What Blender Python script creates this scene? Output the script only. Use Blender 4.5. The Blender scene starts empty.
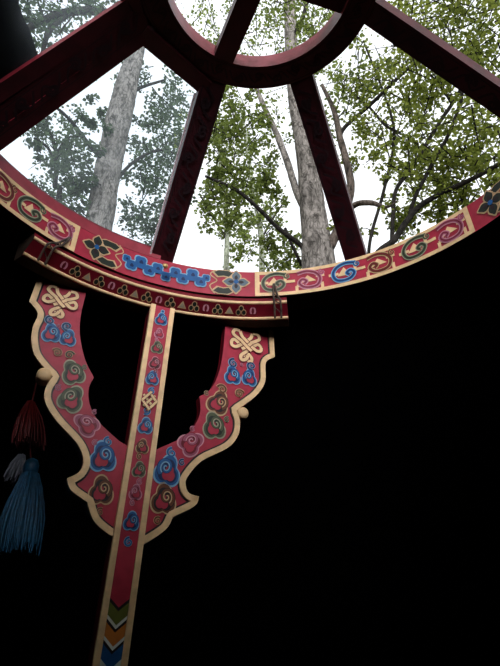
import bpy, bmesh, math, random
import numpy as np
from mathutils import Vector
rnd = random.Random(7)
SC = bpy.context.scene
COL = SC.collection
pi, sin, cos, rad = math.pi, math.sin, math.cos, math.radians

# ------------------------------------------------------------------ scale
# lengths inside the yurt crown are in units of U metres, measured from the eye
U, EYE = 1.07, 1.5
CX, CY = .0278, .6331                 # centre of the crown
def W3(x, y, z): return (x*U, y*U, EYE + z*U)
def pol(r, az, z):                    # az in degrees from straight ahead, clockwise
    a = rad(az); return W3(CX + r*sin(a), CY + r*cos(a), z)

# camera (pitch 33 degrees up, slight roll)
F, PITCH, ROLL = 564.2, .5782, -.0096
FW = Vector((0, cos(PITCH), sin(PITCH))); RX = Vector((1, 0, 0)); UP = Vector((0, -sin(PITCH), cos(PITCH)))
R2 = RX*cos(ROLL) + UP*sin(ROLL); U2 = UP*cos(ROLL) - RX*sin(ROLL)
def at(px, py, D):                    # the point at horizontal distance D metres from the eye in the direction of a pixel
    d = FW + R2*((px-250)/F) - U2*((py-333)/F)
    k = D/math.hypot(d.x, d.y)
    return Vector((0, 0, EYE)) + d*k
from mathutils import Matrix
cam = bpy.data.objects.new('camera', bpy.data.cameras.new('camera')); COL.objects.link(cam)
m = Matrix((R2, U2, -FW)).transposed().to_4x4(); m.translation = (0, 0, EYE)
cam.matrix_world = m
cam.data.sensor_fit = 'VERTICAL'; cam.data.sensor_height = 36; cam.data.lens = F*36/666
cam.data.clip_start = .02; cam.data.clip_end = 200
SC.camera = cam
SC.view_settings.view_transform = 'Standard'; SC.view_settings.look = 'None'
SC.view_settings.exposure = EXPO = 0.0; SC.view_settings.gamma = 1; SC.view_settings.use_curve_mapping = False

# ------------------------------------------------------------------ materials
def mat(name, col, rough=.5, var=.12, scale=30, bump=0., spec=.4, metal=0., coord='Object', col2=None, stretch=None):
    m = bpy.data.materials.new(name); m.use_nodes = True
    nt = m.node_tree; N = nt.nodes; L = nt.links
    b = N['Principled BSDF']; b.inputs['Roughness'].default_value = rough
    b.inputs['Specular IOR Level'].default_value = spec; b.inputs['Metallic'].default_value = metal
    tc = N.new('ShaderNodeTexCoord'); src = tc.outputs[coord]
    if stretch:
        mp = N.new('ShaderNodeMapping'); mp.inputs['Scale'].default_value = stretch
        L.new(src, mp.inputs['Vector']); src = mp.outputs[0]
    nz = N.new('ShaderNodeTexNoise'); nz.inputs['Scale'].default_value = scale; nz.inputs['Detail'].default_value = 4
    L.new(src, nz.inputs['Vector'])
    cr = N.new('ShaderNodeValToRGB')
    c2 = col2 or tuple(c*(1-var*2.2) for c in col)
    cr.color_ramp.elements[0].position = .35; cr.color_ramp.elements[1].position = .6
    cr.color_ramp.elements[0].color = (*c2, 1); cr.color_ramp.elements[1].color = (*col, 1)
    L.new(nz.outputs['Fac'], cr.inputs['Fac']); L.new(cr.outputs['Color'], b.inputs['Base Color'])
    if bump:
        bp = N.new('ShaderNodeBump'); bp.inputs['Strength'].default_value = bump; bp.inputs['Distance'].default_value = .01
        L.new(nz.outputs['Fac'], bp.inputs['Height']); L.new(bp.outputs['Normal'], b.inputs['Normal'])
    return m
def srgb(r, g, b):
    f = lambda c: (c/255/12.92 if c/255 <= .04045 else ((c/255+.055)/1.055)**2.4)
    return (f(r), f(g), f(b))
PAL = dict(
    red=srgb(174, 44, 66), crimson=srgb(112, 18, 34), cream=srgb(240, 200, 152), blue=srgb(28, 88, 146), navy=srgb(16, 38, 84), sky=srgb(128, 176, 208),
    green=srgb(78, 84, 60), dgreen=srgb(36, 42, 34), sage=srgb(168, 160, 136), brown=srgb(104, 58, 36), dark=srgb(40, 26, 30),
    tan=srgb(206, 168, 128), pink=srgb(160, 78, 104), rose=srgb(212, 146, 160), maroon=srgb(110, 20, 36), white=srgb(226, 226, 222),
    orange=srgb(206, 122, 50), steel=srgb(96, 110, 122), olive=srgb(106, 112, 46))
M = {k: mat('paint_'+k, c, .45, .08, 40, spec=.22) for k, c in PAL.items()}
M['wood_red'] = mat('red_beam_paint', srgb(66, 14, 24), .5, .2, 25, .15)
M['wood_side'] = mat('red_frame_lit_side', srgb(160, 52, 66), .35, .1, 25, .1)  # frame red, lightened to stand for skylight on the side faces
M['bare'] = mat('dark_shaded_wood', (.035, .022, .016), .8, .2, 25, .2, spec=.1)  # near-black colour stands for the shade under the ring and beam
M['ring_side'] = mat('inner_ring_lit_edge', srgb(122, 56, 64), .35, .15, 25, .1)  # beam red lightened for the inner face that catches the sky
M['lit_strip'] = mat('pale_lit_strip', srgb(225, 200, 205), .5, .1, 20)  # pale colour stands for the sky-lit side of the pane frame
M['iron'] = mat('wrought_iron', (.10, .065, .05), .55, .3, 60, .2, metal=.3)
M['brass'] = mat('brass_nail', (.75, .5, .22), .35, .1, 60, metal=.8)
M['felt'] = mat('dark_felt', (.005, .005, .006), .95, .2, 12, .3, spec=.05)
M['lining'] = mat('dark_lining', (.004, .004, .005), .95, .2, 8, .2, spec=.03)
M['floor'] = mat('dark_carpet', (.045, .028, .024), .95, .2, 8, .2, spec=.05)
M['ground'] = mat('leaf_litter_ground', (.12, .09, .05), .95, .3, 3, .5, spec=.1)
M['t_red'] = mat('red_silk', (.17, .007, .009), .45, .15, 80)
M['t_blue'] = mat('blue_silk', (.014, .11, .22), .42, .2, 80)
M['t_white'] = mat('white_silk', (.15, .155, .19), .45, .1, 80)
M['twig'] = mat('dry_twig', (.06, .045, .035), .8, .2, 40)

def bark(name, c1, c2, c3):
    m = bpy.data.materials.new(name); m.use_nodes = True
    nt = m.node_tree; N = nt.nodes; L = nt.links; b = N['Principled BSDF']
    b.inputs['Roughness'].default_value = .9; b.inputs['Specular IOR Level'].default_value = .15
    tc = N.new('ShaderNodeTexCoord'); mp = N.new('ShaderNodeMapping'); mp.inputs['Scale'].default_value = (1, 1, .42)
    L.new(tc.outputs['Object'], mp.inputs['Vector'])
    nz = N.new('ShaderNodeTexNoise'); nz.inputs['Scale'].default_value = 6; nz.inputs['Detail'].default_value = 6
    L.new(mp.outputs[0], nz.inputs['Vector'])
    mx = N.new('ShaderNodeMixRGB'); mx.inputs['Fac'].default_value = .14
    L.new(mp.outputs[0], mx.inputs[1]); L.new(nz.outputs['Color'], mx.inputs[2])
    fi = N.new('ShaderNodeTexNoise'); fi.inputs['Scale'].default_value = 21; fi.inputs['Detail'].default_value = 7; fi.inputs['Roughness'].default_value = .62
    L.new(mx.outputs[0], fi.inputs['Vector'])
    vo = N.new('ShaderNodeTexVoronoi'); vo.feature = 'DISTANCE_TO_EDGE'; vo.inputs['Scale'].default_value = 30
    L.new(mx.outputs[0], vo.inputs['Vector'])
    ad = N.new('ShaderNodeMath'); ad.operation = 'MULTIPLY_ADD'; ad.inputs[1].default_value = .55; L.new(vo.outputs['Distance'], ad.inputs[0]); L.new(fi.outputs['Fac'], ad.inputs[2])
    cr = N.new('ShaderNodeValToRGB'); E = cr.color_ramp.elements
    E[0].position = .40; E[0].color = (*c3, 1); E[1].position = .68; E[1].color = (*c1, 1)
    e = E.new(.52); e.color = (*c2, 1)
    L.new(ad.outputs[0], cr.inputs['Fac'])
    m2 = N.new('ShaderNodeMixRGB'); m2.blend_type = 'MULTIPLY'; m2.inputs['Fac'].default_value = .6
    c4 = N.new('ShaderNodeValToRGB'); c4.color_ramp.elements[0].position = .3; c4.color_ramp.elements[0].color = (.30, .29, .29, 1); c4.color_ramp.elements[1].position = .65
    L.new(nz.outputs['Fac'], c4.inputs['Fac'])
    L.new(cr.outputs['Color'], m2.inputs[1]); L.new(c4.outputs['Color'], m2.inputs[2]); L.new(m2.outputs[0], b.inputs['Base Color'])
    bp = N.new('ShaderNodeBump'); bp.inputs['Strength'].default_value = .8; bp.inputs['Distance'].default_value = .03
    L.new(ad.outputs[0], bp.inputs['Height']); L.new(bp.outputs['Normal'], b.inputs['Normal'])
    return m
M['bark_grey'] = bark('grey_plated_bark', (.33, .29, .265), (.17, .15, .135), (.05, .042, .037))
M['bark_brown'] = bark('brown_limb_bark', (.20, .155, .13), (.11, .085, .07), (.03, .024, .02))
M['bark_dark'] = bark('dark_branch_bark', (.040, .034, .030), (.028, .024, .021), (.012, .011, .010))
M['bark_pale'] = bark('pale_green_bark', (.38, .40, .31), (.28, .30, .22), (.12, .12, .10))

def leaf_mat(name, c, c2):
    m = bpy.data.materials.new(name); m.use_nodes = True
    nt = m.node_tree; N = nt.nodes; L = nt.links; N.remove(N['Principled BSDF'])
    out = N['Material Output']
    geo = N.new('ShaderNodeNewGeometry'); mx = N.new('ShaderNodeMixRGB')
    mx.inputs[1].default_value = (*c, 1); mx.inputs[2].default_value = (*c2, 1)
    L.new(geo.outputs['Random Per Island'], mx.inputs['Fac'])
    d = N.new('ShaderNodeBsdfDiffuse'); t = N.new('ShaderNodeBsdfTranslucent'); s = N.new('ShaderNodeMixShader'); s.inputs[0].default_value = .45
    L.new(mx.outputs[0], d.inputs['Color']); L.new(mx.outputs[0], t.inputs['Color'])
    L.new(d.outputs[0], s.inputs[1]); L.new(t.outputs[0], s.inputs[2]); L.new(s.outputs[0], out.inputs['Surface'])
    return m
M['leaf_bright'] = leaf_mat('bright_yellow_green_leaves', (.37, .42, .085), (.13, .165, .04))
M['leaf_mid'] = leaf_mat('mid_green_leaves', (.28, .34, .085), (.10, .135, .04))
M['leaf_dull'] = leaf_mat('dull_blue_green_leaves', (.16, .22, .12), (.07, .10, .06))

def glass_mat():
    m = bpy.data.materials.new('dusty_glass'); m.use_nodes = True
    nt = m.node_tree; N = nt.nodes; L = nt.links; N.remove(N['Principled BSDF']); out = N['Material Output']
    tr = N.new('ShaderNodeBsdfTransparent'); tr.inputs['Color'].default_value = (.86, .93, .97, 1)
    tl = N.new('ShaderNodeBsdfTranslucent'); tl.inputs['Color'].default_value = (.80, .90, 1, 1)
    gl = N.new('ShaderNodeBsdfGlossy'); gl.inputs['Roughness'].default_value = .05
    tc = N.new('ShaderNodeTexCoord'); nz = N.new('ShaderNodeTexNoise'); nz.inputs['Scale'].default_value = 9; nz.inputs['Detail'].default_value = 5
    L.new(tc.outputs['Object'], nz.inputs['Vector'])
    mr = N.new('ShaderNodeMapRange'); mr.inputs['From Min'].default_value = .3; mr.inputs['From Max'].default_value = .7
    mr.inputs['To Min'].default_value = DUST*.6; mr.inputs['To Max'].default_value = DUST*1.4
    L.new(nz.outputs['Fac'], mr.inputs['Value'])
    a = N.new('ShaderNodeMixShader'); L.new(mr.outputs[0], a.inputs[0]); L.new(tr.outputs[0], a.inputs[1]); L.new(tl.outputs[0], a.inputs[2])
    fr = N.new('ShaderNodeFresnel'); fr.inputs['IOR'].default_value = 1.3
    b = N.new('ShaderNodeMixShader'); L.new(fr.outputs[0], b.inputs[0]); L.new(a.outputs[0], b.inputs[1]); L.new(gl.outputs[0], b.inputs[2])
    L.new(b.outputs[0], out.inputs['Surface'])
    return m
DUST = .085
M['glass'] = glass_mat()

# ------------------------------------------------------------------ mesh builder
class MB:
    def __init__(s): s.v = []; s.f = []; s.m = []; s.mats = []; s.smooth = []
    def mi(s, k):
        if k not in s.mats: s.mats.append(k)
        return s.mats.index(k)
    def face(s, pts, k, sm=False):
        n = len(s.v); s.v += [tuple(p) for p in pts]; s.f.append(tuple(range(n, n+len(pts)))); s.m.append(s.mi(k)); s.smooth.append(sm)
    def grid(s, rows, k, closed=False, sm=True):      # rows of points, quads between; shared vertices
        n = len(s.v); w = len(rows[0]); i0 = s.mi(k)
        for r in rows: s.v += [tuple(p) for p in r]
        for i in range(len(rows)-1):
            for j in range(w if closed else w-1):
                a = n+i*w+j; b = n+i*w+(j+1) % w
                s.f.append((a, b, b+w, a+w)); s.m.append(i0); s.smooth.append(sm)
    def prism(s, front, back, k, kside=None):         # two matching outlines
        s.face(front, k); s.face(back[::-1], k)
        n = len(front)
        for i in range(n):
            j = (i+1) % n
            s.face([front[j], front[i], back[i], back[j]], kside or k)
    def tube(s, pts, radii, k, seg=8, jit=0, cap=True):
        pts = [Vector(p) for p in pts]; rows = []
        up = Vector((.3, .9, .1)).normalized()
        for i, p in enumerate(pts):
            d = (pts[min(i+1, len(pts)-1)] - pts[max(i-1, 0)]).normalized()
            a = d.cross(up); a = a.normalized() if a.length > .05 else d.cross(Vector((1, 0, 0))).normalized()
            b = d.cross(a); r = radii[i] if hasattr(radii, '__len__') else radii
            rows.append([p + (a*cos(2*pi*j/seg) + b*sin(2*pi*j/seg))*r*(1+jit*rnd.uniform(-1, 1)) for j in range(seg)])
        s.grid(rows, k, True)
        if cap:
            s.face(rows[0], k); s.face(rows[-1][::-1], k)
    def lathe(s, prof, place, k, seg=16):             # prof: (r, h); place(x, y, h) -> point
        rows = [[place(r*cos(2*pi*j/seg), r*sin(2*pi*j/seg), h) for j in range(seg)] for r, h in prof]
        s.grid(rows, k, True)
        s.face(rows[0], k); s.face(rows[-1][::-1], k)
    def build(s, name, parent=None, normals=True):
        me = bpy.data.meshes.new(name); me.from_pydata(s.v, [], s.f); me.update()
        for k in s.mats: me.materials.append(M[k])
        me.polygons.foreach_set('material_index', s.m); me.polygons.foreach_set('use_smooth', s.smooth)
        if normals:
            bm = bmesh.new(); bm.from_mesh(me); bmesh.ops.recalc_face_normals(bm, faces=bm.faces); bm.to_mesh(me); bm.free()
        o = bpy.data.objects.new(name, me); COL.objects.link(o)
        if parent:
            o.parent = parent
            t = Vector((0, 0, 0)); q = parent
            while q: t = t + q.location; q = q.parent
            if t.length: me.transform(Matrix.Translation(-t))
        return o
def recentre(o, p):
    p = Vector(p); o.data.transform(Matrix.Translation(-p)); o.location = p
def thing(name, label, cat, loc, group=None):
    o = bpy.data.objects.new(name, None); COL.objects.link(o); o.location = loc; o.empty_display_size = .1
    tag(o, label, cat, group); return o
def tag(o, label, cat, group=None):
    o['label'] = label; o['category'] = cat
    if group: o['group'] = group
def struct(o): o['kind'] = 'structure'; return o

def catmull(P, n=6):
    out = []
    for i in range(len(P)-1):
        p0 = P[max(i-1, 0)]; p1 = P[i]; p2 = P[i+1]; p3 = P[min(i+2, len(P)-1)]
        for k in range(n):
            t = k/n
            out.append(tuple(.5*(2*b+(c-a)*t+(2*a-5*b+4*c-d)*t*t+(3*b-a-3*c+d)*t**3) for a, b, c, d in zip(p0, p1, p2, p3)))
    out.append(tuple(P[-1])); return out
def smooth_path(P, corners, n=5):                     # catmull between corner indices
    cs = sorted(set([0, len(P)-1]+list(corners))); out = []
    for a, b in zip(cs, cs[1:]): out += catmull(P[a:b+1], n)[:-1]
    return out+[tuple(P[-1])]

# ------------------------------------------------------------------ painted ornament: fills and strokes laid on a surface
LAY = .0007
CLS = 1.0                                             # ornament size: the arms carry larger clouds than the shaft
class Paint:
    def __init__(s, mb, fn): s.mb = mb; s.fn = fn     # fn(u, v, w) -> world point, w = height over the surface
    def fan(s, c, pts, k, lay):
        w = LAY*lay; C = s.fn(*c, w); P = [s.fn(*p, w) for p in pts]; mb = s.mb
        n = len(mb.v); mb.v.append(C); mb.v += P; i0 = mb.mi(k); q = len(P)
        for i in range(q):
            mb.f.append((n, n+1+i, n+1+(i+1) % q)); mb.m.append(i0); mb.smooth.append(False)
    def stroke(s, pts, wd, k, lay, closed=False):
        w = LAY*lay; L, R = [], []; n = len(pts)
        for i, p in enumerate(pts):
            a = pts[(i-1) % n if closed else max(i-1, 0)]; b = pts[(i+1) % n if closed else min(i+1, n-1)]
            dx, dy = b[0]-a[0], b[1]-a[1]; l = math.hypot(dx, dy) or 1
            ww = wd[i] if hasattr(wd, '__len__') else wd
            nx, ny = -dy/l*ww/2, dx/l*ww/2
            L.append(s.fn(p[0]+nx, p[1]+ny, w)); R.append(s.fn(p[0]-nx, p[1]-ny, w))
        if closed: L.append(L[0]); R.append(R[0])
        s.mb.grid([L, R], k, sm=False)
    def loc(s, c, sc, rot, mir=1):
        a = rad(rot)
        return lambda x, y: (c[0]+sc*(mir*x*cos(a)-y*sin(a)), c[1]+sc*(mir*x*sin(a)+y*cos(a)))
    def lobed(s, T, sc=1, n=3, cx=0, cy=0, depth=.36, ph=90, N=42):
        o = []
        for i in range(N):
            t = 2*pi*i/N; r = (1-depth)+depth*abs(cos(n/2*(t-rad(ph))))
            o.append(T(cx+sc*r*cos(t), cy+sc*r*sin(t)))
        return o
    def spiral(s, T, cx, cy, r0, r1, a0, turns, N=22):
        return [T(cx+(r0+(r1-r0)*i/N)*cos(rad(a0)+2*pi*turns*i/N), cy+(r0+(r1-r0)*i/N)*sin(rad(a0)+2*pi*turns*i/N)) for i in range(N+1)]
    def cloud(s, c, sc, rot, light, main, dark, mir=1, core='red', tail=True):
        sc *= CLS
        T0 = s.loc(c, sc, rot, mir); T = lambda x, y: T0(x*.90, y*1.14)
        s.fan(T(0, 0), s.lobed(T, 1.0), light, 2); s.fan(T(0, 0), s.lobed(T, .89), main, 3)
        s.fan(T(-.03, -.03), s.lobed(T, .70, cx=-.03, cy=-.03), dark, 4); s.fan(T(-.10, -.13), s.lobed(T, .46, cx=-.10, cy=-.13, depth=.30), core, 5)
        # the lip curls in from the right and ends in a small spiral
        sp = s.spiral(T, .20, .16, .50, .06, -60, 1.5, 26)
        s.stroke(sp, [sc*(.34-.20*i/26) for i in range(27)], dark, 5.6); s.stroke(sp, [sc*(.24-.15*i/26) for i in range(27)], main, 6.2)
        s.stroke(s.spiral(T, .20, .16, .38, .04, -60, 1.5, 26), sc*.075, light, 7)
        if tail:
            q = s.spiral(T, .22, -1.12, .36, .06, 110, -1.2)
            s.stroke(q, sc*.26, light, 2); s.stroke(q, sc*.15, main, 3)
    def curl(s, c, sc, rot, light, main, mir=1):
        T = s.loc(c, sc, rot, mir); q = s.spiral(T, 0, 0, .85, .08, 60, 1.45, 26)
        s.stroke(q, [sc*(.55-.3*i/26) for i in range(27)], light, 2); s.stroke(q, [sc*(.34-.2*i/26) for i in range(27)], main, 3)
    def dot(s, c, r, k, lay=3, n=14, ry=None):
        s.fan(c, [(c[0]+r*cos(2*pi*i/n), c[1]+(ry or r)*sin(2*pi*i/n)) for i in range(n)], k, lay)
    def knot(s, c, sc, rot, ky='cream', kd='maroon', horns=True):
        T = s.loc(c, sc, rot); wd = sc*.20
        def loop(P, lay): 
            q = catmull([T(*p) for p in P], 6); s.stroke(q, wd*1.45, kd, lay); s.stroke(q, wd, ky, lay+.5)
        d = .31
        # diagonal lattice with rounded loops at its corners
        loop([(-.95, .12), (-.80, .30), (-.55, .18), (0, -.36), (.34, -.72), (.28, -.98), (.02, -.88), (-.10, -.62)], 2)
        loop([(.95, .12), (.80, .30), (.55, .18), (0, -.36), (-.34, -.72), (-.28, -.98), (-.02, -.88), (.10, -.62)], 3.2)
        loop([(-.95, .12), (-.92, -.12), (-.66, -.18), (-.31, .06), (.0, .36), (.28, .62), (.40, .95)], 4.4)
        loop([(.95, .12), (.92, -.12), (.66, -.18), (.31, .06), (.0, .36), (-.28, .62), (-.40, .95)], 5.6)
        loop([(-.31, -.30), (0, -.05), (.31, .24)], 6.8); loop([(.31, -.30), (0, -.05), (-.31, .24)], 8)
        if horns:
            loop([(.42, .98), (.72, .98), (.86, .70), (.58, .46), (.20, .24)], 5); loop([(-.42, .98), (-.72, .98), (-.86, .70), (-.58, .46), (-.20, .24)], 5.2)
    def flower(s, c, sc, rot=0, k='steel', half=0):
        T = s.loc(c, sc, rot)
        for i, a in enumerate((0, 90, 180, 270)):
            if half and a in half: continue
            Q = s.loc(T(.5*cos(rad(a)), .5*sin(rad(a))), sc*.56, rot+a)
            shp = [(-.9, 0), (-.45, .62), (.25, .78), (.75, .42), (1.15, 0), (.75, -.42), (.25, -.78), (-.45, -.62)]
            s.fan(Q(0, 0), [Q(*p) for p in catmull(shp+[shp[0]], 4)[:-1]], 'tan', 2+i*.2)
            s.fan(Q(0, 0), [Q(p[0]*.8, p[1]*.76) for p in catmull(shp+[shp[0]], 4)[:-1]], k, 3+i*.2)
            s.fan(Q(-.2, 0), [Q(-.2+.42*p[0], p[1]*.34) for p in shp], 'dark', 4+i*.2)
        s.dot(T(0, 0), sc*.2, 'blue', 6)

# ------------------------------------------------------------------ 1. the crown ring (toono)
R0, RT, H1 = .702, .694, .085
crown = thing('roof_crown', 'round red wooden roof crown with painted ring, inner ring and radiating spokes', 'roof crown', W3(CX, CY, 1))
ring = MB(); NS = 240
azs = [360*i/NS for i in range(NS)]
prof = [(R0, 1.0), (RT, 1+H1), (RT+.075, 1+H1), (RT+.085, 1.0)]
for i_, (a_, b_) in enumerate(zip(prof, prof[1:]+prof[:1])):
    ring.grid([[pol(r, a, z) for a in azs] for r, z in (a_, b_)], 'red' if i_ < 2 else 'bare', True, True)  # lower and outer faces coloured dark, as if unlit
def ring_fn(u, v, w):                                  # u: arc length from az 0, v: height above the lower edge
    t = v/H1; return pol(R0+(RT-R0)*t-.0012-w, math.degrees(u/R0), 1+v)
P = Paint(ring, ring_fn)
def rc(az, t): return (rad(az)*R0, t*H1)
def arc(a0, a1, t, n=None):
    n = n or max(2, int(abs(a1-a0)/1.2)); return [rc(a0+(a1-a0)*i/n, t) for i in range(n+1)]
BW = .0110
def fret_panel(a0, a1, flip=1):                        # cream key fret with coloured scrolls
    P.stroke(arc(a0, a1, .065), BW, 'cream', 1); P.stroke(arc(a0, a1, .935), BW, 'cream', 1)
    for a in (a0, a1): P.stroke([rc(a, .0), rc(a, .5), rc(a, 1.0)], BW*1.25, 'cream', 1.3)
    n = max(1, round((a1-a0)/15.2)); w = (a1-a0)/n
    for i in range(n):
        b = a0+w*i
        sq = lambda L: P.stroke([rc(b+w*x, y) for x, y in L], BW*.8, 'cream', 1.6)
        sq([(.02, .52), (.09, .52), (.16, .52)]); sq([(.40, .95), (.40, .74), (.40, .53)]); sq([(.40, .53), (.47, .53), (.54, .53)])
        sq([(.56, .05), (.56, .18), (.56, .31)]); sq([(.56, .31), (.66, .31)]); sq([(.96, .62), (.90, .62), (.84, .62)]); sq([(.92, .06), (.92, .2), (.92, .34)])
        P.fan(rc(b+w*.22, .56), [rc(b+w*.14, .42), rc(b+w*.24, .74), rc(b+w*.33, .40)], 'cream', 1.8)
        P.fan(rc(b+w*.72, .5), [rc(b+w*.62, .42), rc(b+w*.72, .70), rc(b+w*.84, .44)], 'cream', 1.8)
        kinds = [('sage', 'green'), ('rose', 'pink'), ('sky', 'blue'), ('tan', 'brown')]
        for j, (x, y) in enumerate(((.24, .52), (.74, .50))):
            li, ma = kinds[(i*2+j) % 4] if flip > 0 else kinds[(i*2+j+(1 if i % 2 else 0)) % 2 if i < 1 else (i*2+j) % 4]
            T = P.loc(rc(b+w*x, y), .036, 0, 1 if j == 0 else -1)
            q = catmull([T(*p) for p in ((.95, .72), (.2, .86), (-.55, .62), (-.92, .05), (-.70, -.55), (-.1, -.72), (.5, -.60), (.82, -.20), (.55, .12), (.22, -.08), (.42, -.30))], 5)
            P.stroke(q, .0135, li, 2.4); P.stroke(q, .0088, ma, 3); P.stroke(q, .0030, 'dgreen' if ma == 'green' else 'navy' if ma == 'blue' else 'maroon', 3.6)
            P.curl(rc(b+w*(x+.19), y+.24), .012, 40, li, ma)
def red_panel(a0, a1):
    mid = (a0+a1)/2
    for s in (-1, 1):
        e = mid+s*(a1-a0)/2
        P.flower(rc(e-s*5.2, .54), .037, 0 if s > 0 else 180, 'steel' if s > 0 else 'dgreen')
        for t in (.90, .13):                           # half blossoms where the panel turns
            T = P.loc(rc(e-s*8.3, t), .033, 0)
            shp = [(-1.1, .0), (-.6, .55), (0, .42), (.6, .55), (1.0, 0), (.5, -.5), (-.5, -.5)]
            shp = [(x, y if t < .5 else -y) for x, y in shp]
            shp = [(x, max(-.30, min(.55, y)) if t < .5 else max(-.55, min(.30, y))) for x, y in shp]
            P.fan(T(0, 0), [T(*p) for p in shp], 'tan', 1.5); P.fan(T(0, 0), [T(x*.82, y*.74) for x, y in shp], 'dgreen', 2.2)
        V = [rc(e-s*10.4, 1.0), rc(e-s*11.6, .78), rc(e-s*9.9, .56), rc(e-s*11.6, .32), rc(e-s*10.3, 0.02)]
        P.stroke(catmull(V, 4), .0035, 'tan', 1.6)
        # chain of little blue clouds
        for k, (da, t, sc) in enumerate(((12.6, .60, .012), (13.9, .42, .017), (16.0, .66, .0185), (18.3, .42, .0175), (20.2, .60, .017), (2.1+20.3, .34, .014))):
            c = rc(e-s*da, t); T = P.loc(c, sc, 0)
            P.fan(T(0, 0), P.lobed(T, 1.24, n=4, depth=.20, ph=45), 'sky', 2+.1*k)
        for k, (da, t, sc) in enumerate(((12.6, .60, .012), (13.9, .42, .017), (16.0, .66, .0185), (18.3, .42, .0175), (20.2, .60, .017), (22.4, .34, .014))):
            c = rc(e-s*da, t); T = P.loc(c, sc, 0)
            P.fan(T(0, 0), P.lobed(T, 1.0, n=4, depth=.20, ph=45), 'blue', 3.2+.1*k); P.fan(T(.1, -.1), P.lobed(T, .36, n=3, cx=.1, cy=-.1, depth=.3), 'navy', 4.4)
        P.stroke([rc(e-s*a, .46) for a in (13, 15, 17, 19, 21, 22.6)], .012, 'blue', 3.1)
panels = []
fret_panel(-89, -45.2, -1); red_panel(-45.2, -.4); fret_panel(-.4, 51.2); red_panel(51.6, 97)
fret_panel(97, 135); red_panel(135, 180); fret_panel(180, 225); red_panel(225, 271)
ro = ring.build('painted_ring', crown)
# brass nail on the ring
nb = MB(); p0 = Vector(ring_fn(*rc(-23.2, .78), 0))
nin = Vector((-sin(rad(-23.2)), -cos(rad(-23.2)), .1)); nt = Vector((cos(rad(-23.2)), -sin(rad(-23.2)), 0)); nz_ = Vector((0, 0, 1))
nb.lathe([(.009, -.002), (.009, .002), (.0065, .005), (.002, .0065)], lambda x, y, h: p0+nt*x+nz_*y+nin*h, 'brass')
no = nb.build('nail', ro); no['label'] = 'small brass nail head'

# inner ring, domed up on the spokes
RI, RO, H2, TH = .2195, .2825, .385, .046
ir = MB(); ai = [360*i/96 for i in range(96)]
pr = [(RI, 1+H2), (RI-.002, 1+H2+TH), (RO, 1+H2+TH), (RO, 1+H2)]
for a, b in zip(pr, pr[1:]+pr[:1]):
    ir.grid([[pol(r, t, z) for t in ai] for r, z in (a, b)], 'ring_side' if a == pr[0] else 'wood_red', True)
# faded black scrollwork on the undersides
Qi = Paint(ir, lambda u, v, w: pol(.251+v, math.degrees(u/.251), 1+H2-.001-w))
for i in range(30):
    a = rad(12*i)*.251; Qi.curl((a, .006 if i % 2 else -.006), .014, 70*i, 'dark', 'dark', 1 if i % 2 else -1)
    Qi.stroke(catmull([(a-.026, -.012), (a-.008, .012), (a+.01, -.012), (a+.026, .012)], 5), .0045, 'dark', 2)
for v in (-.024, .024): Qi.stroke([(2*pi*.251*i/90, v) for i in range(91)], .0025, 'dark', 1)
ir.build('inner_ring', crown)
SPK = [(-72, .056), (-24, .066), (24, .063), (72, .056), (114, .06), (156, .066), (204, .06), (252, .056)]
def bar(mb, a, b, wd, ht, k, kside=None, side=Vector((0, 0, 1))):   # box beam between two points on its underside
    a, b = Vector(a), Vector(b); d = (b-a).normalized(); s = d.cross(side).normalized()*wd/2; u = s.cross(d).normalized()
    if u.z < 0: u = -u
    u *= ht
    q = [a-s, a+s, b+s, b-s]; t = [p+u for p in q]
    mb.face(q, k); mb.face(t[::-1], k)
    for i in range(4):
        j = (i+1) % 4; mb.face([q[j], q[i], t[i], t[j]], kside or k)
def zc(r): return 1+H1+.002+(RT-r)/(RT-RO)*(H2-H1)        # cone of the spokes' undersides
for az, wd in SPK:
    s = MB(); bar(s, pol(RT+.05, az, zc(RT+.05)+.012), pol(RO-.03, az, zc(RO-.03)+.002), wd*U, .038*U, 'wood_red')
    fn = lambda u, v, w, az=az: (lambda p, q: (p[0]+q[0]*v*U, p[1]+q[1]*v*U, p[2]))(pol(u, az, zc(u)-.0012-w), (cos(rad(az)), -sin(rad(az))))
    Qs = Paint(s, fn)
    for i in range(6):
        u = .33+.062*i; Qs.curl((u, .008 if i % 2 else -.008), .016, 90*i, 'dark', 'dark', 1 if i % 2 else -1)
        Qs.stroke(catmull([(u-.03, -.016), (u-.01, .012), (u+.012, -.010), (u+.03, .016)], 5), .005, 'dark', 2)
    for e in (-1, 1): Qs.stroke([(.30+.06*i, e*(wd/2-.006)) for i in range(7)], .003, 'dark', 1)
    s.build('spoke', crown)
for az in (-24, 72):                                      # the two beams that cross inside the inner ring
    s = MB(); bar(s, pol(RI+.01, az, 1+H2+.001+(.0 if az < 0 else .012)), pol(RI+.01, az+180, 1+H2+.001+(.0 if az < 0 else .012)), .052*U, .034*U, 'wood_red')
    s.build('cross_beam', crown)

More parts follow.
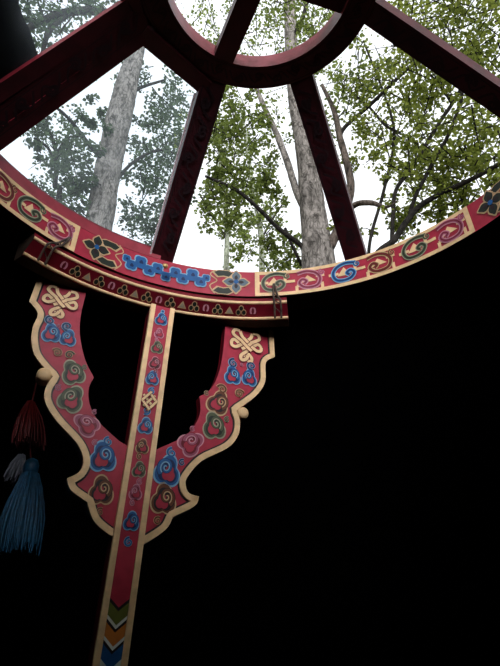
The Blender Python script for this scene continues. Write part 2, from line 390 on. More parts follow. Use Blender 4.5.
# glazing: panes in two sectors with their frames
def glazing(a0, a1, f0, f1, name_label, outer=True, inner=True, kf1='lit_strip', wf1=.010, dz=.006):
    g = MB(); ro_, ri_ = RT-.004, .316
    z = lambda r: zc(r)+.030
    rows = []
    for k in range(13):
        r = ro_+.03+(ri_-.02-ro_-.03)*k/12
        rows.append([pol(r, a0+(a1-a0)*j/24, z(r)) for j in range(25)])
    top = [[(x, y, h+.004) for x, y, h in r] for r in rows]
    g.grid(rows, 'glass'); 
    go = g.build('glass_pane', crown, normals=False); go['label'] = name_label
    f = MB()
    if outer:                                             # curved bar on the ring
        N = 30; A = [a0-1+(a1-a0+2)*j/N for j in range(N+1)]
        pr = [(RT-.0005, 1+H1+.0005), (RT-.003, 1+H1+.038), (RT+.03, 1+H1+.04), (RT+.03, 1+H1+.0005)]
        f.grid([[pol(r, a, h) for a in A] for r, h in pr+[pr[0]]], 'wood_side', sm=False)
    f.grid([[pol(r, a, h) for a in (a0, (a0+a1)/2, a1)] for r, h in ((RO, zc(RO)), (ri_+.004, zc(ri_)), (ri_+.004, zc(ri_)+.03), (RO, zc(RO)+.03), (RO, zc(RO)))], 'wood_red', sm=False) if False else None
    ci = [pol(ri_, a, zc(ri_)+dz) for a in (f0[0], f1[0])]
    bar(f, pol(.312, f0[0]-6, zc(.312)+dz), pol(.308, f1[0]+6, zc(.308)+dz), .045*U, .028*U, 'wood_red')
    return f, go
fA, gA = glazing(-71, -25.5, (-60.7, -67.9), (-32.9, -26.9), 'dusty bluish glass pane before the bare grey trunk')
# side bars of the pane: broad dark one beside the left spoke, thin pale one beside the middle spoke
def side_bar(f, pin, pout, wd, k, ks, ht=.016, dz=.006):
    (r1, a1), (r2, a2) = pin, pout
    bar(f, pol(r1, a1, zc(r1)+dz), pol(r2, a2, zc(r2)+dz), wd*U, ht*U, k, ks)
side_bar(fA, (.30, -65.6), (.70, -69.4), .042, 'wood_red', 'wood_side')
side_bar(fA, (.325, -31.15), (.70, -27.05), .0045, 'lit_strip', 'lit_strip', .010)
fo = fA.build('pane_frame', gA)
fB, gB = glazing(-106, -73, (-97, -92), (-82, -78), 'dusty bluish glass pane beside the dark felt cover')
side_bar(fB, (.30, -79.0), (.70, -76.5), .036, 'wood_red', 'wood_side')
fB.build('pane_frame', gB)

# twig on the glass
tw = MB(); q = [Vector(pol(r, a, zc(r)+.0345)) for r, a in ((.468, -80.5), (.452, -82), (.44, -82.6), (.424, -83.8))]
tw.tube(q, [.0016, .002, .0018, .0012], 'twig', 6)
two = tw.build('twig'); recentre(two, q[0]); tag(two, 'short dark twig lying on the glass at upper left', 'twig')

# felt cover folded over part of the crown
fc = MB(); rows = []
EDGE = [(-.514, .30), (-.514, .12), (-.524, -.02), (-.50, -.10), (-.42, -.45), (-.30, -1.2)]   # fold line seen from above, about the crown's centre
def edge_r(az):
    dx, dy = sin(rad(az)), cos(rad(az))
    for (x0, y0), (x1, y1) in zip(EDGE, EDGE[1:]):
        ex, ey = x1-x0, y1-y0; det = dx*-ey+dy*ex
        if abs(det) < 1e-9: continue
        t = (x0*-ey+y0*ex)/det; q = (dx*y0-dy*x0)/det
        if t > 0 and -.001 <= q <= 1.001: return t
    return 1.2
for k in range(17):
    row = []
    for j in range(73):
        az = -73-85*j/72
        e = min(edge_r(az), 1.2); r = e+(1.30-e)*k/16
        zr = min(zc(r)+.058, 1+H2+TH+.012) if r < RT+.06 else zc(RT+.06)+.058-.52*(r-RT-.06)
        row.append(pol(r, az, zr+.004*sin(j*.9+k)))
    rows.append(row)
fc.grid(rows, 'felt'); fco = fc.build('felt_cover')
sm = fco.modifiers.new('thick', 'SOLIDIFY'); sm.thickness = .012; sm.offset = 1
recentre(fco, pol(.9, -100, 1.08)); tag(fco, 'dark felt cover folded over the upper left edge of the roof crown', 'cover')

# ------------------------------------------------------------------ 2. the painted pillar with its capital
PHI, DIST = rad(-24), .735
BN = Vector((sin(PHI), cos(PHI), 0)); BT = Vector((cos(PHI), -sin(PHI), 0)); BP = Vector((CX, CY, 0))+BN*DIST
def bd(u, z, w=0):                                       # board coordinates; w = towards the viewer
    p = BP+BT*u-BN*w; return W3(p.x, p.y, z)
lean = lambda z: .0195+.0437*(z-.922)                    # centre line of the slightly leaning shaft
ZF = -EYE/U
pillar = thing('painted_pillar', 'red painted wooden pillar with carved bracket arms holding up the roof crown', 'pillar', bd(lean(ZF), ZF, 0))
HW = .0335
sh = MB(); wf, wb = .016, -.045
fr = [(-HW, 1), (HW, 1)]
def sh_pt(x, z, w): return bd(lean(z)+x, z, w)
ZT = .939
zs = [ZF+.002, ZT]
sh.prism([sh_pt(-HW, zs[0], wf), sh_pt(HW, zs[0], wf), sh_pt(HW, zs[1], wf), sh_pt(-HW, zs[1], wf)],
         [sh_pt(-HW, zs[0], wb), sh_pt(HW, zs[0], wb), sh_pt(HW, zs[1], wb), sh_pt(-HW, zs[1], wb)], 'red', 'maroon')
S = Paint(sh, lambda u, v, w: bd(lean(v)+u, v, wf+.0008+w))
B_ = ('sky', 'blue', 'navy'); PK = ('rose', 'pink', 'maroon'); GR = ('sage', 'green', 'dgreen'); BR = ('tan', 'brown', 'dark'); RD = ('rose', 'maroon', 'dark')
def vc(z, kind, sc, rot=0, mir=1, tail=False): S.cloud((0, z), sc, rot, *kind, mir=mir, tail=tail)
vc(.893, B_, .0215, 0); S.dot((.001, .921), .006, 'sky', 2); S.dot((.001, .921), .004, 'blue', 3)
vc(.846, PK, .0165, 0, -1, True); vc(.800, GR, .020, 0); vc(.751, RD, .019, 0, 1, True); vc(.705, B_, .0215, 0, -1)
S.curl((.003, .668), .012, 0, 'sky', 'blue'); S.curl((-.003, .612), .012, 180, 'sky', 'blue')
for k, (x0, y0, x1, y1) in enumerate(((-.017, .655, .012, .624), (-.014, .622, .013, .656), (-.004, .664, .019, .638), (-.002, .612, .019, .640), (-.019, .638, .003, .614), (-.019, .637, .002, .664))):
    q = [(x0, y0), ((x0+x1)/2, (y0+y1)/2), (x1, y1)]
    S.stroke(q, .0085, 'maroon', 4+k); S.stroke(q, .0062, 'cream', 4.5+k)
vc(.570, B_, .0225, 0); vc(.516, BR, .0195, 0, -1, True); vc(.458, GR, .020, 0, 1); vc(.404, PK, .0185, 0, -1, True); S.curl((.006, .43), .009, 0, 'rose', 'pink'); vc(.338, B_, .022, 0)
S.curl((.001, .294), .012, 30, 'sky', 'blue')
hw = .0205
def chev(z_side, z_pt, zb_side, zb_pt, k, lay):          # V-shaped band
    for s in (-1, 1): S.mb.face([S.fn(0, z_pt, LAY*lay), S.fn(s*hw, z_side, LAY*lay), S.fn(s*hw, zb_side, LAY*lay), S.fn(0, zb_pt, LAY*lay)][::s], k)
for z0, kmain, k2 in ((.182, 'olive', 'orange'),):
    chev(.182, .164, .174, .156, 'dark', 2); chev(.175, .157, .150, .131, 'olive', 2)
    chev(.150, .131, .143, .124, 'white', 3); chev(.143, .124, .136, .117, 'dark', 2)
    chev(.137, .118, .112, .093, 'orange', 2); chev(.112, .093, .105, .086, 'white', 3); chev(.105, .086, .098, .079, 'dark', 2)
    chev(.099, .080, .072, .053, 'blue', 2); chev(.072, .053, .040, .021, 'white', 2); chev(.040, .021, .033, .014, 'dark', 2)
    for i, k in enumerate(('olive', 'orange', 'blue')):
        z = .033-.038*i; chev(z, z-.019, z-.03, z-.049, k, 2); chev(z-.03, z-.049, z-.038, z-.057, 'white', 3)
sho = sh.build('shaft', pillar)
for s in (-1, 1):                                        # raised cream edges
    e = MB(); x0, x1 = s*HW*1.02, s*(HW-.0125)
    P4 = lambda z, w: [sh_pt(x0, z, w), sh_pt(x1, z, w)]
    a, b = ZF+.002, ZT
    f = [sh_pt(x0, a, wf+.004), sh_pt(x1, a, wf+.004), sh_pt(x1, b, wf+.004), sh_pt(x0, b, wf+.004)]
    k = [sh_pt(x0, a, wf-.012), sh_pt(x1, a, wf-.012), sh_pt(x1, b, wf-.012), sh_pt(x0, b, wf-.012)]
    e.prism(f, k, 'cream'); eo = e.build('edge_strip', sho); eo['label'] = 'cream edge strip'

# bracket arms
CLS = 1.12
LO = [(-.319, .948), (-.326, .865), (-.299, .835), (-.303, .792), (-.299, .755), (-.285, .717), (-.258, .687), (-.232, .666), (-.243, .63), (-.236, .594), (-.203, .553), (-.149, .506), (-.129, .469), (-.134, .44), (-.158, .422), (-.145, .396), (-.106, .374), (-.087, .336), (-.048, .309), (-.020, .302)]
LI = [(-.020, .515), (-.053, .530), (-.106, .57), (-.135, .613), (-.143, .656), (-.135, .686), (-.164, .733), (-.187, .801), (-.194, .863), (-.191, .948)]
RO_ = [(.373, .955), (.375, .862), (.345, .835), (.341, .772), (.317, .727), (.285, .694), (.251, .664), (.262, .634), (.257, .592), (.227, .552), (.159, .508), (.123, .461), (.12, .439), (.13, .422), (.155, .417), (.145, .393), (.093, .362), (.078, .332), (.031, .297), (.010, .293)]
RI_ = [(.010, .508), (.041, .522), (.117, .574), (.149, .635), (.146, .688), (.181, .722), (.206, .802), (.216, .914), (.217, .955)]
def bracket(O, I, cO, cI, side):
    po = smooth_path(O, cO); pi_ = smooth_path(I, cI)
    for q in (po, pi_):                                  # run the tops straight up into the beam
        pass
    out = po+pi_
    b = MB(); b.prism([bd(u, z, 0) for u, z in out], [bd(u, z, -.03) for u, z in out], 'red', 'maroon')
    Q = Paint(b, lambda u, v, w: bd(u, v, .0008+w))
    # faint dark line along the inner edge
    # raised cream rim
    r = MB(); n = len(po); wd = .0150
    inn = []
    for i, p in enumerate(po):
        a = po[max(i-1, 0)]; c = po[min(i+1, n-1)]; dx, dz = c[0]-a[0], c[1]-a[1]; l = math.hypot(dx, dz)
        nx, nz2 = (-dz/l, dx/l) if side < 0 else (dz/l, -dx/l)
        inn.append((p[0]+nx*wd, p[1]+nz2*wd))
    Q.stroke([(p[0]+(q[0]-p[0])*1.12, p[1]+(q[1]-p[1])*1.12) for p, q in zip(po, inn)], .0055, 'dark', .5)
    for m_ in (MOT_L if side < 0 else MOT_R): m_(Q)
    bo = b.build('bracket_arm', pillar)
    h = .006
    rows = [[bd(*p, -.012) for p in po], [bd(*p, h) for p in po], [bd(*p, h) for p in inn], [bd(*p, -.001) for p in inn]]
    # the rim starts a touch outside the board
    r.grid(rows, 'cream', sm=False)
    rmo = r.build('rim', bo); rmo['label'] = 'cream painted rim'
    kn = MB(); c = (-.252, .668) if side < 0 else (.271, .660); kr = .0180 if side < 0 else .0175
    kn.lathe([(kr, -.024), (kr, .004), (kr*.85, .010), (kr*.5, .013), (.002, .014)], lambda x, y, hh: bd(c[0]+x, c[1]+y*1.02, hh), 'cream', 14)
    ko = kn.build('knob', bo); ko['label'] = 'rounded cream spur'
MOT_L = [lambda Q: Q.knot((-.252, .884), .044, -4),
  lambda Q: Q.cloud((-.257, .786), .0255, 8, *B_, tail=False), lambda Q: Q.cloud((-.214, .782), .0225, -4, *B_, mir=-1, tail=False),
  lambda Q: Q.curl((-.266, .824), .0155, 20, 'sky', 'navy'), lambda Q: Q.curl((-.222, .817), .0155, 160, 'sky', 'navy', -1), lambda Q: Q.curl((-.243, .812), .007, 0, 'rose', 'pink'),
  lambda Q: Q.curl((-.233, .735), .0145, 40, 'tan', 'brown', -1), lambda Q: Q.curl((-.203, .735), .0135, -40, 'tan', 'dgreen'),
  lambda Q: Q.cloud((-.187, .686), .031, 25, *GR, tail=False), lambda Q: Q.curl((-.161, .708), .008, 0, 'sage', 'green'),
  lambda Q: Q.cloud((-.179, .615), .033, -20, 'sage', 'green', 'dgreen', mir=-1, tail=False), lambda Q: Q.curl((-.213, .640), .010, 0, 'rose', 'pink'),
  lambda Q: Q.cloud((-.133, .556), .029, 60, *PK, tail=False), lambda Q: Q.curl((-.120, .592), .008, 0, 'rose', 'pink'),
  lambda Q: Q.cloud((-.086, .482), .034, 10, *B_, tail=False), lambda Q: Q.curl((-.078, .523), .013, 30, 'sky', 'blue'), lambda Q: Q.curl((-.108, .515), .009, 0, 'rose', 'pink'),
  lambda Q: Q.cloud((-.079, .403), .031, 5, *BR, tail=False), lambda Q: Q.curl((-.075, .357), .010, 0, 'tan', 'brown')]
MOT_R = [lambda Q: Q.knot((.283, .878), .050, 0),
  lambda Q: Q.cloud((.240, .770), .027, 4, *B_, tail=False), lambda Q: Q.cloud((.293, .774), .0255, -8, *B_, mir=-1, tail=False),
  lambda Q: Q.curl((.243, .811), .0175, 20, 'sky', 'navy'), lambda Q: Q.curl((.300, .815), .0175, 160, 'sky', 'navy', -1), lambda Q: Q.curl((.270, .812), .007, 0, 'rose', 'pink'),
  lambda Q: Q.curl((.210, .721), .0175, 40, 'tan', 'brown', -1), lambda Q: Q.curl((.262, .718), .016, -40, 'tan', 'brown'),
  lambda Q: Q.cloud((.199, .677), .034, -20, *BR, tail=False), lambda Q: Q.curl((.166, .700), .009, 0, 'tan', 'dgreen'),
  lambda Q: Q.cloud((.189, .607), .035, 10, 'sage', 'green', 'dgreen', tail=False), lambda Q: Q.curl((.226, .633), .010, 0, 'sage', 'green'),
  lambda Q: Q.cloud((.128, .549), .033, -50, *PK, mir=-1, tail=False), lambda Q: Q.curl((.131, .590), .009, 0, 'rose', 'pink'),
  lambda Q: Q.cloud((.073, .470), .036, -10, *B_, mir=-1, tail=False), lambda Q: Q.curl((.080, .518), .015, 30, 'sky', 'blue'), lambda Q: Q.curl((.108, .497), .010, 0, 'sky', 'navy'),
  lambda Q: Q.cloud((.068, .400), .034, 0, *BR, tail=False), lambda Q: Q.curl((.058, .350), .011, 0, 'tan', 'brown')]
bracket(LO, LI, (1, 7, 14, 16), (1, 5), -1)
bracket(RO_, RI_, (1, 6, 14, 16), (1, 4), 1)

CLS = 1.0
# curved capital beam under the ring
A0, A1 = -53.6, 6.6
bm_ = MB(); N = 60; A = [A0+(A1-A0)*i/N for i in range(N+1)]
pf = [(.708, .997), (.705, .972), (.7355, .949), (.740, .938), (.775, .938), (.775, .997)]
rows = [[pol(r, a, z) for a in A] for r, z in pf+[pf[0]]]
for i in range(6): bm_.grid(rows[i:i+2], 'bare' if i in (3, 4) else 'crimson', sm=False)  # underside and back darkened to stand for shade
for a in (A0, A1): bm_.face([pol(r, a, z) for r, z in pf], 'bare')
def beam_fn(u, v, w):                                    # v 0 bottom .. 1 top of the slanting face
    r = .7355+(.705-.7355)*v; z = .949+.023*v
    return pol(r-(.0012+w)*.60, math.degrees(u/.71)-23.5, z-(.0012+w)*.80)
Q = Paint(bm_, beam_fn); stp = rad(2.75)*.71
def bq(c, L): return [(c+x, .5+y) for x, y in L]
for k in range(-8, 9):
    c = k*stp; j = k % 4
    if j == 0:                                           # horseshoe
        q = bq(c, [(.0065*cos(t)*1.0, .30*sin(t)+.0) for t in [rad(-50+280*i/14) for i in range(15)]])
        Q.stroke(q, .0052, 'rose', 2)
    elif j == 2:                                         # little mound
        Q.fan((c, .45), bq(c, [(-.013, -.28), (-.005, .10), (0, .32), (.005, .10), (.013, -.28)]), 'tan', 2)
        Q.fan((c, .45), bq(c, [(-.008, -.20), (-.003, .06), (0, .2), (.003, .06), (.008, -.20)]), 'sage', 3)
    else:                                                # trefoil
        for dx, dy in ((-.008, -.12), (.008, -.12), (0, .20)):
            Q.dot((c+dx, .5+dy), .0078, 'tan', 2, 10, .26); Q.dot((c+dx, .5+dy), .0056, 'dgreen', 3, 10, .19)
beam = bm_.build('capital_beam', pillar)
for (r, z, rr, lb) in ((.7045, .9775, .0052, 'cream upper moulding'), (.7355, .9435, .0048, 'cream lower moulding')):
    t = MB(); t.tube([pol(r, a, z) for a in A], rr*U, 'cream', 8); o = t.build('moulding', beam); o['label'] = lb
# wire ties holding the beam to the ring
def tie(at_, ab, t_top, split, nm):
    t = MB()
    top = Vector(pol(R0-.012, at_, 1+H1*t_top)); legs = []
    for s in (0, 1):
        bt = ab+s*split
        path = [top+Vector((.002*s, 0, 0)), Vector(pol(R0-.013, at_+(bt-at_)*.5+.12*(s*2-1), .992)), Vector(pol(.693, bt, .972)), Vector(pol(.723, bt, .934))]
        c = catmull([tuple(p) for p in path], 6); t.tube(c, .0034, 'iron', 6); legs.append(c)
    for i in range(4, 19, 3):
        t.tube([legs[0][i-2], legs[1][i]], .0016, 'iron', 5)
    o = t.build('wire_tie', beam); o['label'] = nm
tie(-46.6, -50.9, .34, 1.6, 'dark wire tie at the left end of the beam'); tie(3.6, 3.6, .42, 1.5, 'dark wire tie at the right end of the beam')

# ------------------------------------------------------------------ 3. tassels hanging from the roof lining
tas = thing('hanging_tassel', 'red, white and blue silk tassel hanging in the dark left of the pillar', 'tassel', at(27, 395, 1.75))
DT = 1.75
def P2(px, py, dd=0): return at(px, py, DT+dd)
def strands(name, top, bot, rt, rb, n, k, parent, lab=None):
    t = MB(); top, bot = Vector(top), Vector(bot)
    for i in range(n):
        a = rnd.uniform(0, 2*pi); q = math.sqrt(rnd.random()); e = Vector((cos(a), sin(a), 0))
        p0_ = top+e*rt*q; p1 = bot+e*rb*q+Vector((0, 0, rnd.uniform(-.008, .02)))
        pts = []
        for j in range(6):
            s = j/5; pts.append(p0_.lerp(p1, s)+e*rb*.22*q*sin(pi*s)+Vector((rnd.uniform(-1, 1), rnd.uniform(-1, 1), 0))*.0016)
        t.tube(pts, [.0032, .0036, .0036, .0034, .003, .002], k, 5)
    o = t.build(name, parent); 
    if lab: o['label'] = lab
    return o
strands('tassel_tuft', P2(31, 402), P2(28, 446), .008, .050, 130, 't_red', tas, 'red silk tuft')
strands('tassel_tuft', P2(22, 455, .02), P2(11, 481, .02), .008, .026, 34, 't_white', tas, 'white silk tuft')
strands('tassel_tuft', P2(31, 474), P2(17, 553), .022, .060, 190, 't_blue', tas, 'long blue silk tuft')
kb = MB(); c0 = P2(31, 468); kb.lathe([(.004, .030), (.016, .024), (.022, .010), (.022, -.008), (.018, -.022), (.006, -.028)], lambda x, y, h: c0+Vector((x, y, h)), 't_blue', 16)
kb.build('tassel_knot', tas)
cd = MB(); p1 = P2(32, 402); roofz = lambda x, y: 2.588-.505*(math.hypot(x-CX*U, y-CY*U)-.86)
cd.tube([P2(31, 466), P2(30, 445), P2(31, 424), p1, Vector((p1.x, p1.y, roofz(p1.x, p1.y)+.02))], .003, 't_red', 6); cd.build('cord', tas)

# ------------------------------------------------------------------ 4. the yurt shell
cc = (CX*U, CY*U)
def ringpts(r, z, n=72): return [(cc[0]+r*cos(2*pi*i/n), cc[1]+r*sin(2*pi*i/n), z) for i in range(n)]
def revolve(name, prof, k, n=72):
    b = MB(); b.grid([ringpts(r, z, n) for r, z in prof+[prof[0]]], k, True, False); return struct(b.build(name))
zr = EYE+1.0*U; rr = (RT+.085)*U
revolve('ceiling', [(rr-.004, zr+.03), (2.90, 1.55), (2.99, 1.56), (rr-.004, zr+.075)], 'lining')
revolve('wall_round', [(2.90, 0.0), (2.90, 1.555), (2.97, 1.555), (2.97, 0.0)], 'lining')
b = MB(); b.face(ringpts(2.95, 0), 'floor'); struct(b.build('floor'))
b = MB(); b.face([(-40, -40, -.03), (40, -40, -.03), (40, 40, -.03), (-40, 40, -.03)], 'ground'); g = struct(b.build('ground'))

# ------------------------------------------------------------------ 5. trees outside
def px2m(D, py): return D/cos(PITCH-math.atan((py-333)/F))/F
def limb(mb, pts, k, seg=10, jit=.06):                   # pts: (px, py, D, width in px)
    P3 = [tuple(at(x, y, D)) + (w*px2m(D, y)/2,) for x, y, D, w in pts]
    c = catmull(P3, 6)
    mb.tube([p[:3] for p in c], [max(.003, p[3]) for p in c], k, seg, jit)
LDEN = 1.9
def leaves(mb, c, R, n, k, size=.05, flat=.8):
    """n leaves scattered through a clump of radius R about c; each a folded oval blade"""
    c = Vector(c)
    for _ in range(n):
        while True:
            o = Vector((rnd.uniform(-1, 1), rnd.uniform(-1, 1), rnd.uniform(-1, 1)))
            if o.length < 1: break
        p = c+Vector((o.x*R, o.y*R, o.z*R*flat))
        d = Vector((rnd.gauss(0, 1), rnd.gauss(0, 1), rnd.gauss(-.3, .5))).normalized()
        nn = Vector((rnd.gauss(0, .55), rnd.gauss(0, .55), 1)).normalized()
        s = d.cross(nn).normalized(); l = size*rnd.uniform(.6, 1.35); w = l*.36; f = nn*l*.10
        a, e = p, p+d*l*1.0; m1, m2 = p+d*l*.32, p+d*l*.70
        i = len(mb.v)
        mb.v += [tuple(q) for q in (a, m1+s*w+f, m2+s*w*.8+f, e, m2-s*w*.8+f, m1-s*w+f)]
        mb.f += [(i, i+1, i+2, i+3), (i, i+3, i+4, i+5)]; q = mb.mi(k); mb.m += [q, q]; mb.smooth += [False, False]
def tree(name, label, base, trunk, limbs, clumps, bk, lk, lb, size=.055):
    t = thing(name, label, 'tree', base, 'trees around the yurt' if False else None)
    tm = MB(); x, y, D, w = trunk[0]
    p = at(x, y, D); r0 = w*px2m(D, y)/2
    P3 = [(base[0], base[1], base[2], r0*1.22), ((base[0]*.6+p.x*.4), (base[1]*.6+p.y*.4), p.z*.4, r0*1.08)]
    P3 += [tuple(at(a, b, c))+(d*px2m(c, b)/2,) for a, b, c, d in trunk]
    c = catmull(P3, 10); tm.tube([q[:3] for q in c], [q[3] for q in c], bk, 20, .035); tm.build('trunk', t)
    for L in limbs:
        l = MB(); limb(l, L[1], L[0]); l.build('branch', t)
    f = MB()
    for cl in clumps:
        px, py, D, rp, n = cl[:5]; k = cl[5] if len(cl) > 5 else lk
        R = rp*px2m(D, py)
        # a few sub-clumps make the mass ragged, twigs run through it
        ctr = at(px, py, D)
        for _ in range(max(3, int(n*LDEN/30))):
            o = Vector((rnd.gauss(0, .62), rnd.gauss(0, .85), rnd.gauss(0, .5)))*R
            leaves(f, ctr+o, R*rnd.uniform(.25, .7), 30, k, size*.86)
            q = ctr+o; e = q+Vector((rnd.gauss(0, .35), rnd.gauss(0, .35), rnd.gauss(-.1, .3)))*R
            f.tube([q-(e-q)*.6, q.lerp(e, .5)+Vector((0, 0, .03)), e], [.009, .006, .003], lb, 4, cap=False)
    fo = f.build('foliage', t, normals=False)
    return t
GB = lambda px, py, D: (at(px, py, D).x, at(px, py, D).y, -.03)
K = 'bark_grey'; DK = 'bark_dark'
b1 = at(96, 240, 5.2); base1 = (b1.x-.02, b1.y, -.03)
tree('tall_tree', 'grey plated trunk rising behind the left dusty glass pane', base1,
     [(97, 235, 5.2, 26), (105, 185, 5.2, 24), (113, 145, 5.2, 22.5), (121, 110, 5.2, 21.5), (129, 76, 5.2, 17.5), (137, 50, 5.2, 12.5), (145, 5, 5.2, 9), (155, -60, 5.25, 7)],
     [(DK, [(110, 165, 5.2, 5), (92, 148, 5.0, 4), (70, 120, 4.8, 3), (52, 104, 4.6, 2)]), (DK, [(124, 100, 5.2, 4), (140, 88, 5.4, 3), (165, 80, 5.6, 2)]),
      (DK, [(104, 200, 5.2, 4), (130, 165, 5.5, 3), (160, 150, 5.8, 2.5), (185, 158, 6, 2)]), (DK, [(137, 45, 5.2, 9), (110, 15, 4.9, 7), (70, 12, 4.6, 6), (30, 27, 4.4, 5), (0, 50, 4.2, 4)]),
      (DK, [(70, 12, 4.6, 5), (50, 30, 4.5, 4), (42, 55, 4.4, 3)])],
     [(160, 105, 5.9, 24, 340), (172, 140, 6.0, 22, 330), (150, 135, 5.8, 18, 240), (155, 175, 6.0, 22, 330), (175, 185, 6.1, 20, 240), (140, 205, 6.0, 20, 300), (150, 232, 6, 16, 200), (170, 95, 5.9, 14, 140),
      (85, 150, 4.8, 20, 170), (70, 175, 5, 22, 180), (95, 120, 4.9, 10, 60), (75, 195, 5.0, 18, 150), (82, 130, 4.9, 10, 70), (40, 120, 4.7, 12, 60),
      (60, 20, 4.6, 26, 260), (95, 10, 4.8, 20, 170), (40, 40, 4.5, 16, 130), (30, 8, 4.5, 20, 130), (75, -20, 4.7, 40, 380), (20, -40, 4.5, 45, 380), (120, -60, 5, 45, 300), (35, 150, 4.9, 9, 40), (110, 120, 5.6, 9, 40)],
     K, 'leaf_dull', DK, .06)
b2 = at(319, 270, 5.0); base2 = (b2.x+.02, b2.y, -.03)
tree('tall_tree', 'tall grey plated trunk standing between the two middle spokes', base2,
     [(319, 268, 5.0, 33), (317, 245, 5.0, 29), (313, 212, 5.0, 25), (308, 165, 5.0, 20.5), (302.5, 133, 5.0, 17.5), (296, 101, 5.0, 14), (292, 60, 5, 11.5), (290, 15, 5.0, 10), (289, -50, 5.05, 7)],
     [('bark_brown', [(322, 258, 5.0, 12), (333, 240, 4.95, 10), (345, 212, 4.85, 8), (351, 187, 4.8, 7.5), (346, 160, 4.75, 6.5), (340, 138, 4.7, 6), (334, 111, 4.7, 4.5), (322, 85, 4.7, 3)]),
      ('bark_brown', [(344, 213, 4.85, 6), (357, 204, 4.75, 5.5), (372, 203, 4.65, 5), (384, 207, 4.6, 3.4), (392, 205, 4.5, 2.2), (398, 200, 4.45, 1.0)]),
      (K, [(303, 205, 5.0, 8), (296, 190, 5.0, 7), (287, 161, 5.05, 6.5), (275, 130, 5.1, 5.5), (262, 102, 5.1, 4.5), (250, 70, 5.1, 3)]),
      (DK, [(311, 255, 5.0, 6), (298, 243, 4.9, 5), (278, 228, 4.75, 4.5), (259, 209, 4.6, 4), (236, 190, 4.5, 3.5), (205, 176, 4.4, 2.5)]),
      (DK, [(291, 40, 5, 5), (300, 25, 4.9, 4), (308, 0, 4.8, 3)]), (DK, [(340, 138, 4.7, 4), (345, 127, 4.7, 3.5), (370, 105, 4.6, 3.2), (400, 76, 4.5, 2.6), (430, 50, 4.4, 2)]),
      (DK, [(285, 228, 5, 3), (292, 245, 5.1, 3), (302, 266, 5.2, 3.5)])],
     [(230, 130, 4.7, 24, 330), (215, 165, 4.6, 22, 270), (250, 160, 4.8, 20, 240), (235, 195, 4.7, 20, 230), (265, 190, 4.8, 18, 200), (215, 205, 4.6, 18, 170), (270, 240, 5.6, 20, 240), (285, 255, 5.8, 14, 120),
      (225, 105, 4.7, 20, 220), (262, 108, 4.9, 16, 140), (285, 130, 5.3, 12, 70), (270, 150, 5.2, 12, 70), (330, 130, 4.7, 16, 120), (345, 90, 4.7, 24, 280), (320, 60, 4.8, 20, 230), (255, 30, 5.0, 26, 250), (275, 15, 5.0, 22, 230), (315, 25, 4.9, 24, 300), (300, 50, 5.1, 16, 140),
      (195, 35, 5.2, 18, 70), (215, 15, 5.2, 22, 110), (230, 45, 5.2, 15, 80), (180, 10, 5.2, 20, 60), (240, -40, 5, 60, 500), (320, -40, 5, 50, 500)],
     K, 'leaf_mid', DK, .055)
b3 = at(358, 300, 4.5); base3 = (b3.x+.05, b3.y, -.03)
tree('young_tree', 'leaning tree with dark forked branches and bright leaves behind the right of the crown', base3,
     [(360, 292, 4.5, 8.5), (364, 278, 4.5, 8), (370, 264, 4.5, 7), (380, 251, 4.5, 6.5), (394, 240, 4.5, 6), (406, 222, 4.48, 5.6), (420, 206, 4.45, 5), (442, 193, 4.4, 4.4), (470, 180, 4.3, 4), (500, 164, 4.2, 3.4), (540, 140, 4.1, 2.5)],
     [(DK, [(392, 241, 4.5, 4), (393, 215, 4.5, 3.8), (396, 190, 4.5, 3.8), (410, 170, 4.5, 3.6), (427, 143, 4.5, 3.4), (441, 120, 4.5, 3.2), (452, 104, 4.5, 3), (463, 84, 4.5, 2.6), (470, 60, 4.5, 2)]),
      (DK, [(409, 218, 4.5, 3.8), (416, 195, 4.4, 3.6), (432, 165, 4.35, 3.4), (447, 138, 4.3, 3.2), (458, 110, 4.3, 3), (463, 90, 4.3, 2.6)]),
      (DK, [(452, 104, 4.5, 2.4), (440, 85, 4.5, 2), (425, 70, 4.5, 1.6)]), (DK, [(400, 133, 4.7, 2.6), (385, 125, 4.7, 2.4), (370, 108, 4.7, 2), (355, 95, 4.7, 1.6)]),
      (DK, [(368, 268, 4.5, 3.4), (371, 236, 4.6, 3.2), (384, 190, 4.7, 3), (394, 140, 4.8, 2.6), (388, 105, 4.8, 2.2), (365, 45, 4.8, 1.6)])],
     [(440, 30, 4.4, 30, 620), (475, 35, 4.3, 26, 520), (410, 15, 4.4, 24, 380), (470, 10, 4.3, 24, 380), (495, 55, 4.2, 24, 300), (400, 105, 4.6, 26, 380), (370, 85, 4.7, 24, 340), (430, 100, 4.5, 22, 290), (380, 135, 4.7, 20, 220),
      (420, 140, 4.5, 24, 360), (450, 160, 4.5, 26, 420), (480, 145, 4.4, 24, 340), (430, 185, 4.6, 24, 360), (400, 170, 4.7, 16, 160), (465, 195, 4.5, 20, 260), (490, 180, 4.4, 18, 220), (410, 215, 4.7, 18, 200), (390, 225, 4.8, 14, 110), (440, 215, 4.7, 16, 180), (345, 165, 4.9, 12, 60), (350, 235, 5.1, 14, 120), (375, 160, 4.8, 10, 40),
      (520, 110, 4.3, 30, 380), (530, 20, 4.2, 40, 500), (450, -40, 4.3, 50, 700), (540, 180, 4.4, 30, 300)],
     DK, 'leaf_bright', DK, .052)
b4 = at(226, 275, 9.0)
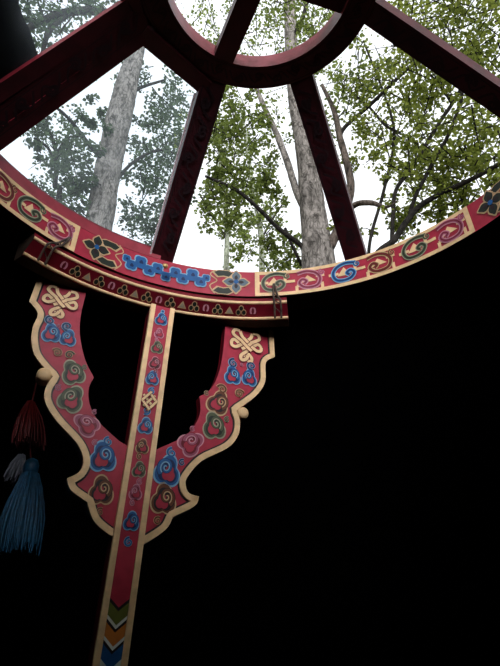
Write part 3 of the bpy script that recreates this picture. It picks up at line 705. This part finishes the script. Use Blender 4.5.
tree('slim_tree', 'slim pale trunk farther off, just right of the middle left spoke', (b4.x, b4.y, -.03),
     [(226, 272, 9, 5.5), (227, 245, 9, 5), (226, 210, 9, 4.5), (222, 175, 9, 4), (218, 140, 9, 3), (214, 100, 9, 2)],
     [(DK, [(227, 240, 9, 2.5), (215, 220, 8.9, 2), (200, 195, 8.8, 1.6)])],
     [(220, 210, 9, 16, 220, 'leaf_mid'), (215, 150, 9, 22, 300), (228, 232, 9, 13, 150, 'leaf_mid'), (236, 255, 9, 10, 90, 'leaf_mid'), (205, 120, 9, 18, 200), (240, 225, 9, 14, 150)], 'bark_pale', 'leaf_mid', DK, .075)
b5 = at(261, 275, 8.5)
tree('slim_tree', 'slim pale trunk farther off, just left of the big middle trunk', (b5.x, b5.y, -.03),
     [(262, 272, 8.5, 6), (262, 245, 8.5, 5.5), (258, 215, 8.5, 5), (252, 180, 8.5, 4), (246, 140, 8.5, 3), (240, 100, 8.5, 2)],
     [(DK, [(261, 240, 8.5, 2.5), (272, 220, 8.5, 2), (282, 205, 8.5, 1.6)])],
     [(250, 235, 8.5, 16, 240), (262, 215, 8.5, 14, 170), (275, 265, 8.5, 12, 160), (295, 240, 8.5, 10, 80), (248, 190, 8.5, 16, 200), (245, 140, 8.5, 18, 200), (300, 262, 8.5, 10, 110)], 'bark_pale', 'leaf_mid', DK, .075)
b6 = at(52, 215, 6.5)
tree('slim_tree', 'slim dark sapling behind the glass, left of the left trunk', (b6.x, b6.y, -.03),
     [(56, 212, 6.5, 5), (55, 185, 6.5, 4.5), (57, 160, 6.5, 4), (52, 138, 6.5, 3), (42, 118, 6.5, 2.2), (30, 100, 6.5, 1.6)],
     [(DK, [(56, 165, 6.5, 3), (48, 148, 6.4, 2.4), (34, 138, 6.3, 2)]), (DK, [(56, 155, 6.5, 3), (68, 135, 6.5, 2.4), (80, 115, 6.5, 1.6)])],
     [(55, 145, 6.5, 20, 260), (45, 125, 6.5, 14, 120), (62, 190, 6.5, 16, 220), (75, 160, 6.5, 16, 180), (50, 205, 6.5, 10, 90), (68, 115, 6.5, 14, 120)], DK, 'leaf_dull', DK, .06)

# added foliage out of view, low all round, to block light from the horizon
fm = MB()
for _ in range(7000):
    a = rnd.uniform(0, 2*pi); r = rnd.uniform(11, 16); h = rnd.uniform(.2, 1)**.8*r*(.52 if sin(a) > -.55 else .12)
    leaves(fm, (r*cos(a), r*sin(a), h), .3, 1, 'leaf_mid', .95)
for _ in range(1200):                                    # added leaves overhead behind the viewer, to cut light from the zenith
    leaves(fm, (rnd.uniform(-7, 7), rnd.uniform(-8.5, 1.0), rnd.uniform(7.2, 9.8)), .3, 1, 'leaf_mid', .55)
fr_ = fm.build('light_block_foliage', normals=False); fr_['kind'] = 'stuff'; tag(fr_, 'added unseen foliage round and over the yurt, blocking sky light', 'foliage')

# ------------------------------------------------------------------ overcast sky
w = bpy.data.worlds.new('overcast'); SC.world = w; w.use_nodes = True
N = w.node_tree.nodes; L = w.node_tree.links; bg = N['Background']
tc = N.new('ShaderNodeTexCoord'); nz = N.new('ShaderNodeTexNoise'); nz.inputs['Scale'].default_value = 1.6; nz.inputs['Detail'].default_value = 3
L.new(tc.outputs['Generated'], nz.inputs['Vector'])
cr = N.new('ShaderNodeValToRGB'); cr.color_ramp.elements[0].color = (.86, .92, 1, 1); cr.color_ramp.elements[1].color = (1, 1, 1, 1)
L.new(nz.outputs['Fac'], cr.inputs['Fac']); L.new(cr.outputs['Color'], bg.inputs['Color'])
# added bright patch of sky low behind the viewer, to light the upper pillar
dt = N.new('ShaderNodeVectorMath'); dt.operation = 'DOT_PRODUCT'; dt.inputs[1].default_value = Vector((.18, -.95, .27)).normalized()
L.new(tc.outputs['Generated'], dt.inputs[0])
mr = N.new('ShaderNodeMapRange'); mr.interpolation_type = 'SMOOTHSTEP'
mr.inputs['From Min'].default_value = .86; mr.inputs['From Max'].default_value = .98; mr.inputs['To Min'].default_value = 1.45; mr.inputs['To Max'].default_value = 15.0
L.new(dt.outputs['Value'], mr.inputs['Value']); L.new(mr.outputs[0], bg.inputs['Strength'])
SC.cycles.max_bounces = 8; SC.cycles.transparent_max_bounces = 16
